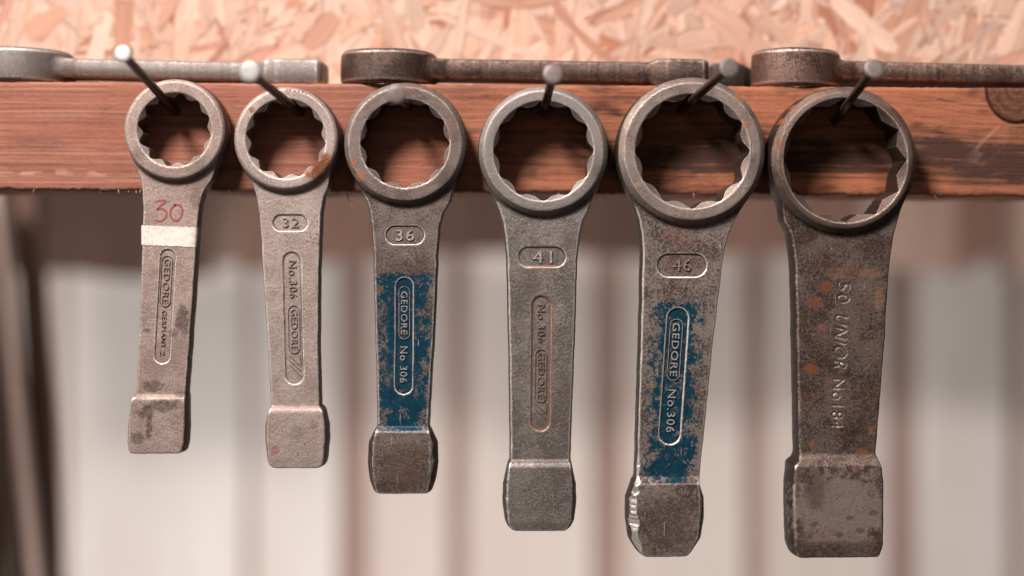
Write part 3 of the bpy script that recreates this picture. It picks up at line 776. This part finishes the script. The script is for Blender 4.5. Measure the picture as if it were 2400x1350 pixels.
let(w1, '2', (380, 821), (379.3, 834), 10.5, thin=-0.02, name='foundry_mark')
# white tape wrapped round the handle
def tape(w_):
    n = NT('masking_tape'); v = n.co(sc=(1, 1, 1)); a = n.noise(v, 0.9, 6, 0.7); b = n.noise(n.co(sc=(0.2, 1, 1)), 2.5, 4, 0.6)
    c = n.mix(n.mapr(a, 0.40, 0.64), (0.74, 0.68, 0.61), (0.54, 0.46, 0.40)); c = n.mix(n.mapr(n.noise(v, 0.25, 5, 0.7), 0.5, 0.75, 0, 0.5), c, (0.36, 0.28, 0.24)); n.bump(n.math('ADD', a, b), 0.6, 0.0002)
    mt = n.fin(c, 0.75, 0.0, 0.3)
    V = []; F = []; nu, nv = 50, 14; rs = random.Random(3)
    jt = [rs.uniform(-0.22, 0.22) for _ in range(nu)]; jb = [rs.uniform(-0.22, 0.22) for _ in range(nu)]
    for i in range(nu):
        for j in range(nv):
            t = j/(nv-1)
            def at(l, r_, py, slope):
                u = i/(nu-1)
                return l, r_, py, u, slope
            py0, py1 = 528, 574
            xl, zl = w_['L'](334.5, py0+(py1-py0)*t); xr, zr = w_['L'](459-3*t, py0+(py1-py0)*t+5)
            # path: left side, front, right side
            s = i/(nu-1); sd = 0.13
            if s < sd: q = s/sd; x = xl-0.95; y = -5.0*q; z = zl
            elif s > 1-sd: q = (1-s)/sd; x = xr+0.95; y = -5.0*q; z = zr
            else:
                q = (s-sd)/(1-2*sd); x = xl-0.5+(xr-xl+1.0)*q; z = zl+(zr-zl)*q
                e = min(q, 1-q)*abs(xr-xl)
                y = -5.82+0.6*max(0, 1-e/0.9)**2
            if j == 0: z += jt[i]
            if j == nv-1: z += jb[i]
            V.append((x, y-0.05*math.sin(7*s+4*t), z))
    for i in range(nu-1):
        for j in range(nv-1): F.append((i*nv+j, i*nv+j+1, (i+1)*nv+j+1, (i+1)*nv+j))
    mk('masking_tape', np.array(V)/1000, F, mt, w_['hd'])
tape(w1)
rn = NT('red_marker'); rmk = rn.fin(rn.mix(rn.mapr(rn.noise(rn.co(), 1.6, 4, 0.6), 0.35, 0.65), (0.23, 0.035, 0.04), (0.33, 0.085, 0.08)), 0.55)
LL = w1['L']
ribbon([[LL(*p) for p in ((363, 474), (375, 470), (388, 471), (376, 483), (368, 491), (380, 489), (390, 497), (388, 510), (377, 518), (362, 516))],
        [LL(*p) for p in ((412, 479), (402, 489), (399, 503), (405, 515), (417, 516), (426, 504), (427, 489), (419, 480), (408, 481))]], 0.95, -5.78, rmk, w1['hd'], 'handwritten_number')

# --- 32
def m2(L):
    rr = [(*L(752, 392), 5.2, 3.0, 1.0), (*L(738, 408), 5.0, 2.6, 1.0), (*L(765, 375), 2.8, 3.4, 1.0), (*L(647, 1053), 2.3, 2.8, 0.85, (0.19, 0.075, 0.05)), (*L(593, 259), 1.2, 1.6, 0.9), (*L(736, 995), 2.2, 2.4, 0.7, (0.14, 0.08, 0.065))]
    for k, (x, y) in enumerate([(675, 212), (682, 213), (693, 215), (702, 216), (712, 217), (720, 220), (728, 555), (738, 560), (742, 548), (733, 570), (720, 566), (746, 572), (700, 1065), (715, 1040), (745, 1010)]): rr.append((*L(x, y), 0.55, 0.6, 0.9, (0.13, 0.045, 0.03)))
    d = (0.19, 0.135, 0.115)
    st = [(*L(640, 690), 2.5, 2.5, 0.4, d), (*L(735, 900), 4, 4, 0.35, d), (*L(700, 1010), 4, 4, 0.4, d), (*L(640, 900), 3, 6, 0.25, d)]
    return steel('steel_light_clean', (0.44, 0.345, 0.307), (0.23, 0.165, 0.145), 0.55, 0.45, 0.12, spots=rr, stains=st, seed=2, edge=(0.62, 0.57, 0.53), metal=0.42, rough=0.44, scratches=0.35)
w2 = hang(2, 669.5, 325, 121, 95.5, 83, 93, 'wave', 9.4, 5.8, 8.0,
    [(440, 596, 768, 5.8), (465, 603, 757, 5.8), (500, 609, 751, 5.8), (560, 613, 749, 5.8), (640, 617, 746, 5.8), (720, 623, 745, 5.8), (820, 628, 745, 5.8), (900, 633, 747, 5.8), (953, 636, 748, 5.8),
     (958, 631, 752, 7.4), (966, 628, 756, 7.9), (1000, 625.5, 760, 8.0, 1.8), (1040, 625.5, 760, 8.0, 1.8), (1075, 628, 758, 8.0, 1.6), (1096, 634, 753, 7.8, 1.4)],
    1098, 952, m2, 'pale grey ring wrench stamped 32 with a rust patch low on its ring', pockets=[(658, 522, 701, 522, 19), (683.5, 612, 690, 879, 21)], cr=2.6)
w2['tc'] = -0.09
num(w2, '32', (681, 522), 38, 22, thin=-0.014)
let(w2, 'No.306', (684.5, 610), (687, 698), 19)
oval(w2, (688, 729), (689.5, 815), 13)
let(w2, 'GEDORE', (688.5, 724), (689.5, 820), 15.5)
slash(w2, (703, 833), (704, 853)); slash(w2, (678.5, 834), (703, 856)); slash(w2, (679, 846), (704.5, 869)); slash(w2, (679.5, 858), (705, 881))

# --- 36
def m3(L):
    o = (0.30, 0.10, 0.04)
    rr = [(*L(829, 384), 1.5, 2.6, 0.9, o), (*L(846, 413), 2.4, 2.4, 0.9, o)]
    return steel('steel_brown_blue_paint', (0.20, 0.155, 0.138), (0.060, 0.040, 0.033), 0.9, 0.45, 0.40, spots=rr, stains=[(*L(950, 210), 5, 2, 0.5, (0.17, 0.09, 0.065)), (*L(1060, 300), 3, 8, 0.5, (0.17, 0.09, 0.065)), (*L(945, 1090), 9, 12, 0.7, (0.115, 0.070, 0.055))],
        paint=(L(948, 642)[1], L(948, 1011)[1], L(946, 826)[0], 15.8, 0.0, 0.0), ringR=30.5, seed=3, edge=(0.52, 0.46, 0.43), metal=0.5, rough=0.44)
w3 = hang(3, 949, 336, 142, 105.5, 94.5, 104.5, 'wave', 10.0, 6.2, 8.6,
    [(475, 862, 1052, 6.2), (500, 869, 1037, 6.2), (530, 873, 1028, 6.2), (600, 877, 1023, 6.2), (700, 879, 1019, 6.2), (800, 882, 1014, 6.2), (900, 884.5, 1008, 6.2), (1000, 886, 1003, 6.2), (1005, 883, 1004, 7.4),
     (1011, 879, 1006, 8.4), (1040, 875, 1010, 8.6, 3.2), (1090, 874, 1010, 8.6, 3.4), (1130, 876, 1007, 8.6, 2.8), (1152, 881, 1003, 8.3, 1.8)],
    1158, 1004, m3, 'dark brown ring wrench stamped 36 with worn blue paint, third on the nails', pockets=[(926, 551, 972, 551, 21.5), (948, 671, 946, 904, 19.5)], cr=2.0, chip=0.8, chip_side=1)
num(w3, '36', (949, 551), 43, 26)
oval(w3, (947.5, 684), (947.5, 782), 12.5)
let(w3, 'GEDORE', (947.5, 683), (947, 784), 15)
let(w3, 'No 306', (946.5, 812), (945.5, 897), 17)

# --- 41
def m4(L):
    d = (0.13, 0.095, 0.085)
    st = [(*L(1255, 668), 2.6, 3.6, 0.6, d), (*L(1236, 662), 1.2, 1.8, 0.5, d), (*L(1320, 900), 3, 10, 0.4, d), (*L(1215, 960), 3, 4, 0.4, d), (*L(1225, 1030), 2, 3, 0.5, d)]
    rr = [(*L(1222, 615), 2.0, 1.0, 0.8, (0.22, 0.08, 0.04)), (*L(1315, 600), 1.0, 2.2, 0.5, (0.24, 0.10, 0.06)), (*L(1405, 300), 1.4, 7, 0.4, (0.25, 0.13, 0.09))]
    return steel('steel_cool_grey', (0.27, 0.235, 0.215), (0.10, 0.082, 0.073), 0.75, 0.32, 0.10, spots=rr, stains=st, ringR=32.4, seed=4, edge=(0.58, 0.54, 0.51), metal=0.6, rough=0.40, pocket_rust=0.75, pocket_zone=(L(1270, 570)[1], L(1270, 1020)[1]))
w4 = hang(4, 1273.5, 353, 151, 118.5, 107, 117.5, 'wave', 10.5, 6.4, 9.2,
    [(495, 1172, 1376, 6.4), (520, 1180, 1364, 6.4), (550, 1185, 1357, 6.4), (610, 1189, 1351, 6.4), (700, 1192, 1348, 6.4), (800, 1194, 1345, 6.4), (900, 1196, 1341, 6.4), (1000, 1197, 1337, 6.4), (1079, 1198, 1334, 6.4),
     (1086, 1195, 1336, 8.2), (1095, 1192, 1338, 9.1), (1140, 1188, 1342, 9.2, 2.2), (1190, 1189, 1341, 9.2, 2.4), (1225, 1192, 1338, 9.2, 2.0), (1243, 1198, 1331, 8.8, 1.5)],
    1246, 1078, m4, 'cool grey unpainted ring wrench stamped 41 with rust inside its stamped pockets', pockets=[(1238, 602, 1302, 602, 23), (1269, 716, 1266, 988, 22)], cr=2.6, chip=0.9, chip_side=-1)
num(w4, '41', (1271, 602), 46, 30, tc=0.2)
w4['tc'] = -0.04
let(w4, 'No.306', (1268.5, 713), (1268, 802), 18)
oval(w4, (1268, 832), (1267, 930), 13)
let(w4, 'GEDORE', (1268, 827), (1267, 934), 15.5)
slash(w4, (1281, 946), (1281, 966)); slash(w4, (1255, 947), (1280, 969)); slash(w4, (1255, 960), (1280, 983))

# --- 46
def m5(L):
    o = (0.30, 0.11, 0.05)
    rr = [(*L(1728, 231), 2.3, 2.5, 0.85, o), (*L(1741, 292), 1.2, 2.8, 0.85, (0.34, 0.11, 0.05))]
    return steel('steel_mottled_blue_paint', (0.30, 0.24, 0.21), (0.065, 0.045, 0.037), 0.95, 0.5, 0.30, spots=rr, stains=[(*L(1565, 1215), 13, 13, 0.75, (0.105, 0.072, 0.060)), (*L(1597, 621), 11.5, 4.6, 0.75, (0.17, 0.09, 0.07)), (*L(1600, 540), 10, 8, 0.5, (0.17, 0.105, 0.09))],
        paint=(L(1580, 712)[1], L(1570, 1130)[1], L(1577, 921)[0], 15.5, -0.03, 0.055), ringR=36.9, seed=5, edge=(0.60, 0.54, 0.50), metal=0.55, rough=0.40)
w5 = hang(5, 1621, 354, 172.5, 136, 122, 134.5, 'wave', 11.5, 7.0, 10.4,
    [(515, 1497, 1722, 7.0), (545, 1503, 1708, 7.0), (580, 1506, 1698, 7.0), (640, 1505, 1689, 7.0), (720, 1503, 1680, 7.0), (800, 1501, 1670, 7.0), (900, 1498, 1660, 7.0), (1000, 1495, 1650, 7.0), (1118, 1491, 1638, 7.0),
     (1125, 1490, 1637, 8.8), (1134, 1487, 1638, 10.2), (1170, 1483, 1640, 10.4, 3.0), (1220, 1483, 1640, 10.4, 3.4), (1265, 1487, 1634, 10.4, 2.8), (1300, 1502, 1616, 9.8, 1.6)],
    1306, 1124, m5, 'large ring wrench stamped 46 with mottled blue paint and a chipped bright left edge', pockets=[(1566, 621.5, 1628, 621.5, 26.5), (1587.5, 746, 1568.5, 1017, 23.5)], yaw=0.035, dep=0.8, cr=3.0, chip=2.2, chip_side=-1, er=0.7)
num(w5, '46', (1597, 621), 42, 27, tc=0.22)
oval(w5, (1584.5, 762), (1576.5, 877), 14.5)
let(w5, 'GEDORE', (1584.5, 757), (1577, 882), 17)
let(w5, 'No.306', (1574, 913), (1569.5, 1013), 19)
fn5 = NT('faded_red_marker'); fmk = fn5.fin((0.17, 0.075, 0.07), 0.6)
LL = w5['L']
ribbon([[LL(*p) for p in ((1562, 538), (1554, 555), (1556, 563), (1572, 560))], [LL(*p) for p in ((1584, 532), (1580, 550), (1576, 575))],
        [LL(*p) for p in ((1612, 535), (1597, 548), (1594, 568), (1606, 582), (1618, 574), (1612, 562), (1598, 566))]], 0.7, -7.14, fmk, w5['hd'], 'handwritten_number')

# --- 50
def m6(L):
    rr = [(*L(1932, 672), 3.6, 3.0, 1.0, (0.13, 0.036, 0.013)), (*L(1908, 708), 3.6, 3.2, 1.0, (0.13, 0.036, 0.013)), (*L(1898, 865), 4.2, 2.7, 1.0, (0.14, 0.04, 0.014)), (*L(1925, 766), 2.0, 2.3, 0.85, (0.15, 0.05, 0.025)),
          (*L(2018, 1060), 3.2, 2.0, 0.9, (0.15, 0.044, 0.015)), (*L(2040, 1010), 1.4, 2.2, 0.9, (0.16, 0.05, 0.022)), (*L(1900, 1040), 1.6, 2.2, 0.8, (0.17, 0.055, 0.03)), (*L(2060, 700), 2.2, 7.0, 0.6, (0.19, 0.065, 0.03)),
          (*L(2035, 640), 6.5, 2.5, 0.6, (0.17, 0.06, 0.03)), (*L(1965, 640), 5.5, 3, 0.5, (0.17, 0.06, 0.03)), (*L(1850, 250), 2.8, 1.5, 0.9), (*L(1828, 285), 1.6, 1.8, 0.9), (*L(1817, 340), 1.0, 2.6, 0.85), (*L(2085, 240), 5.5, 3.0, 0.6, (0.24, 0.10, 0.05)), (*L(1900, 225), 7.0, 2.0, 0.5, (0.24, 0.12, 0.07))]
    rs = random.Random(66)
    for _ in range(34): rr.append((*L(rs.uniform(1895, 2050), rs.uniform(1120, 1290)), rs.uniform(0.5, 1.2), rs.uniform(0.5, 1.2), 0.85, (0.13, 0.045, 0.028)))
    st = [(*L(1965, 1195), 26.0, 21.0, 0.75, (0.36, 0.275, 0.24)), (*L(1905, 1150), 5.0, 9.0, 0.85, (0.12, 0.095, 0.085)), (*L(1955, 1283), 22.0, 4.0, 0.7, (0.08, 0.055, 0.045))]
    st += [(*L(x, y), 2.2, 1.4, 0.7, (0.08, 0.055, 0.045)) for x, y in ((1985, 1210), (2010, 1240), (1900, 1225), (2040, 1200), (1960, 1250), (2055, 1255))]
    return steel('steel_rusty_brown', (0.185, 0.138, 0.118), (0.052, 0.032, 0.025), 0.95, 0.5, 0.62, spots=rr, stains=st, ringR=36.7, seed=6, edge=(0.56, 0.45, 0.39), metal=0.55, rough=0.42, scratches=0.5, edge_amt=0.8)
def stamp6(L):
    tr = []
    for s, a, b, hpx, sh in STAMP6:
        V, F = text_mesh(s, sh, -0.004)
        a = np.array(L(*a)); b = np.array(L(*b)); d = b-a; Ln = np.linalg.norm(d); d = d/Ln; up = np.array([-d[1], d[0]]); c = (a+b)/2
        p = c[None]+V[:, 0:1]*Ln*d[None]+V[:, 1:2]*hpx*S*1000*up[None]
        for f in F:
            if all(V[i, 2] > 0.4 for i in f):
                for k in range(1, len(f)-1): tr.append(p[[f[0], f[k], f[k+1]]])
    return lambda x, z: coverage(tr, x, z, float(x[1]-x[0]))
STAMP6 = [('50', (1976, 661), (1974, 710), 30, 0.0), ('UNIOR', (1971, 738), (1966, 863), 32, 0.22), ('No184', (1964, 887), (1960, 1002), 29, 0.0)]
w6 = hang(6, 1979.5, 375, 171.5, 147.5, 126.5, 146, 'star', 12.0, 7.4, 11.0,
    [(520, 1836, 2104, 7.4), (550, 1852, 2095, 7.4), (590, 1859, 2088, 7.4), (640, 1863, 2083, 7.4), (700, 1864, 2079, 7.4), (800, 1866, 2073, 7.4), (900, 1868, 2065, 7.4), (1000, 1870, 2057, 7.4), (1064, 1871, 2052, 7.4),
     (1078, 1868, 2057, 9.0), (1092, 1860, 2066, 10.8), (1130, 1858, 2069, 11.0, 2.0), (1200, 1858, 2069, 11.0, 2.2), (1280, 1860, 2068, 11.0, 2.0), (1300, 1866, 2062, 10.8, 1.6)],
    1308, 1082, m6, 'largest ring wrench, dark and rust spotted, stamped 50, hanging rightmost', yaw=0.045, cr=2.2, er=1.1, lump=0.16, dome=0.8, rer=0.6, chip=0.9, chip_side=-1, cs=0.9, h=0.36, rot=math.radians(0), stamp_fn=stamp6)
for s, a, b, hpx, sh in STAMP6:
    (x1, z1), (x2, z2) = w6['L'](*a), w6['L'](*b)
    n6 = None
    if 'grime' not in bpy.data.materials:
        q = NT('grime'); q.fin((0.055, 0.036, 0.029), 0.8)
    vertical_text(s, x1, z1, x2, z2, hpx*S*1000, -(7.4-0.30), -(7.4-0.8), bpy.data.materials['grime'], w6['hd'], shear=sh, thin=-0.014)

# ------------------------------------------------------------------ wrenches lying on the beam
def lying(i, cpx, yc, R, rc, H, th, bh, endpx, blockpx, hw0, hw1, bw, matf, label, flip=False, dz=0.0, lift=0.0, spin=0.0):
    k = kf(yc); Xc = WX(cpx, yc); ln = abs(endpx-cpx)*S*k*1000; lb = abs(blockpx-cpx)*S*k*1000
    tb = [(R*0.5, -R*0.5, R*0.5, th, 1.2), (0, -R*0.72, R*0.72, th, 1.2), (-R*0.95, -hw0*1.25, hw0*1.25, th, 1.4), (-R-6, -hw0, hw0, th, 1.4), (-lb+2, -hw1, hw1, th, 1.4), (-lb-2, -bw*0.9, bw*0.9, bh*0.96, 1.5), (-lb-8, -bw, bw, bh, 1.5), (-ln+3, -bw, bw, bh, 1.5), (-ln, -bw*0.85, bw*0.85, bh*0.93, 1.5)]
    P = dict(R=R, H=H, rc=rc, rmin=rc*0.88, rmx=rc*0.97, kind='wave', table=tb, zb=-ln, zblock=-lb+2, bh=bh, xlo=-R-3, xhi=R+3, seed=i*77+13, chip_z=-lb, lump=0.16, cr=1.8, er=1.6, rer=1.6, ring_draft=0.5)
    sgn = -1 if flip else 1
    px_top = beam_top(cpx)
    # the beam's top face follows its slope
    slope = -15.0/2400
    zt = WZ(px_top, YB)-0.0+ (Xc-WX(cpx, YB))*slope
    til = (H-bh)/ln*1.0
    root = empty('striking_wrench', (Xc, yc, zt+H/1000+0.0002+lift))
    z_ax = Vector((-sgn, 0, -slope*sgn)).normalized()
    # handle end drops until the striking end touches the timber
    z_ax = (z_ax+Vector((0, 0, til))).normalized()
    x_ax = Vector((0, sgn, 0)); y_ax = z_ax.cross(x_ax).normalized(); x_ax = y_ax.cross(z_ax)
    M = Matrix((x_ax, y_ax, z_ax)).transposed()
    root.rotation_euler = (Matrix.Rotation(spin, 3, 'Z') @ M).to_euler()
    tag(root, label, 'wrench', 'striking wrenches lying along the top of the beam')
    return wrench_mesh(P, 0.6, root, matf)
mh1 = steel('steel_dull_silver', (0.235, 0.20, 0.182), (0.13, 0.105, 0.094), 0.4, 0.1, 0.05, seed=11, side=0, edge=(0.5, 0.46, 0.43), metal=0.5, rough=0.48, scratches=0.2)
mh2 = steel('steel_dark_oxide', (0.125, 0.082, 0.066), (0.04, 0.024, 0.019), 0.9, 0.35, 0.5, seed=12, side=0, edge=(0.36, 0.29, 0.26), metal=0.6, rough=0.42)
mh3 = steel('steel_black_oxide', (0.04, 0.028, 0.023), (0.02, 0.014, 0.012), 0.7, 0.3, 0.3, seed=13, side=0, edge=(0.15, 0.12, 0.10), metal=0.5, rough=0.5, edge_amt=0.3)
mh4 = steel('steel_pitted_rust', (0.21, 0.13, 0.10), (0.04, 0.023, 0.017), 0.9, 0.6, 0.75, seed=14, side=0, edge=(0.45, 0.36, 0.32), metal=0.6, rough=0.40)
lying(1, 50, 0.046, 27.0, 20, 9.2, 5.1, 6.9, 764, 622, 11, 10, 14, mh1, 'smooth silver-grey wrench lying on the beam at the far left', spin=0.0)
lying(2, 912, 0.040, 25.2, 18, 9.0, 5.5, 7.3, 1655, 1524, 11, 10, 12.5, mh2, 'dark brown wrench lying on the beam, ring above the wrench stamped 36')
lying(4, 1864, 0.0400, 22.9, 17, 10.0, 5.1, 7.0, 2590, 2470, 10, 9.5, 12.5, mh4, 'pitted rusty wrench lying on the beam at the right, ring end to the left')
lying(3, 2760, 0.0735, 22.0, 16, 9.8, 6.2, 8.6, 1660, 1745, 6, 5.5, 9.0, mh3, 'nearly black wrench end lying on the beam behind the pitted rusty ring', flip=True)

# ------------------------------------------------------------------ nails
n = NT('nail_shaft_steel'); v = n.co(); nf = n.noise(v, 0.8, 5, 0.65)
nsm = n.fin(n.mix(n.mapr(nf, 0.4, 0.65), (0.05, 0.035, 0.03), (0.10, 0.055, 0.038)), 0.42, 0.6); 
def head_mat(nm, c1, c2):
    n = NT(nm); v = n.co(); nf = n.noise(v, 0.9, 5, 0.65); n.bump(nf, 0.5, 0.0002)
    return n.fin(n.mix(n.mapr(nf, 0.38, 0.66), c1, c2), 0.5, 0.35)
hma = head_mat('nail_head_zinc', (0.36, 0.35, 0.335), (0.20, 0.19, 0.18))
hmb = head_mat('nail_head_dull', (0.23, 0.185, 0.17), (0.12, 0.09, 0.082))
def lathe(prof, n=28):
    V = []; F = []; m = len(prof)
    for i in range(n):
        a = 2*math.pi*i/n
        for (r, z) in prof: V.append((r*math.cos(a), r*math.sin(a), z))
    for i in range(n):
        j = (i+1) % n
        for k in range(m-1): F.append((i*m+k, j*m+k, j*m+k+1, i*m+k+1))
    return np.array(V), F
NL = [((412, 262), (287, 125), -0.066, hma, 4.35, 'nail with a bright zinc head carrying the wrench marked 30'),
      ((704, 264), (585, 168), -0.074, hma, 5.0, 'nail with a bright zinc head carrying the wrench stamped 32'),
      ((957, 252), (930, 221), -0.070, hmb, 4.3, 'foreshortened nail pointing at the camera and carrying the wrench stamped 36'),
      ((1273, 266), (1297, 173), -0.060, hmb, 4.75, 'nearly upright looking nail carrying the wrench stamped 41'),
      ((1596, 258), (1710, 158), -0.062, hmb, 4.7, 'nail leaning to the right carrying the wrench stamped 46'),
      ((1956, 284), (2050, 160), -0.056, hmb, 4.7, 'nail carrying the largest rusty wrench at the right')]
for b, hd_, yd, hm, hr, lab in NL:
    B = W(b[0], b[1], YB); Hd = W(hd_[0], hd_[1], yd); d = (Hd-B); Ln = d.length; d.normalize()
    root = empty('nail', B); root.rotation_euler = d.to_track_quat('Z', 'Y').to_euler()
    tag(root, lab, 'nail', 'long nails driven into the beam')
    r = 0.00215
    V, F = lathe([(0.0, -0.024), (r*0.5, -0.021), (r, -0.016), (r, 0.0), (r, Ln*0.5), (r, Ln-0.0035), (r*1.18, Ln-0.002), (r*1.3, Ln-0.0012)], 20)
    mk('shaft', V, F, nsm, root)
    h = hr/1000
    V, F = lathe([(r*0.9, Ln-0.0022), (h*0.93, Ln-0.0016), (h, Ln-0.0011), (h, Ln-0.0003), (h*0.94, Ln), (h*0.6, Ln+0.0001), (0.0, Ln+0.00015)], 36)
    mk('nail_head', V, F, hm, root)
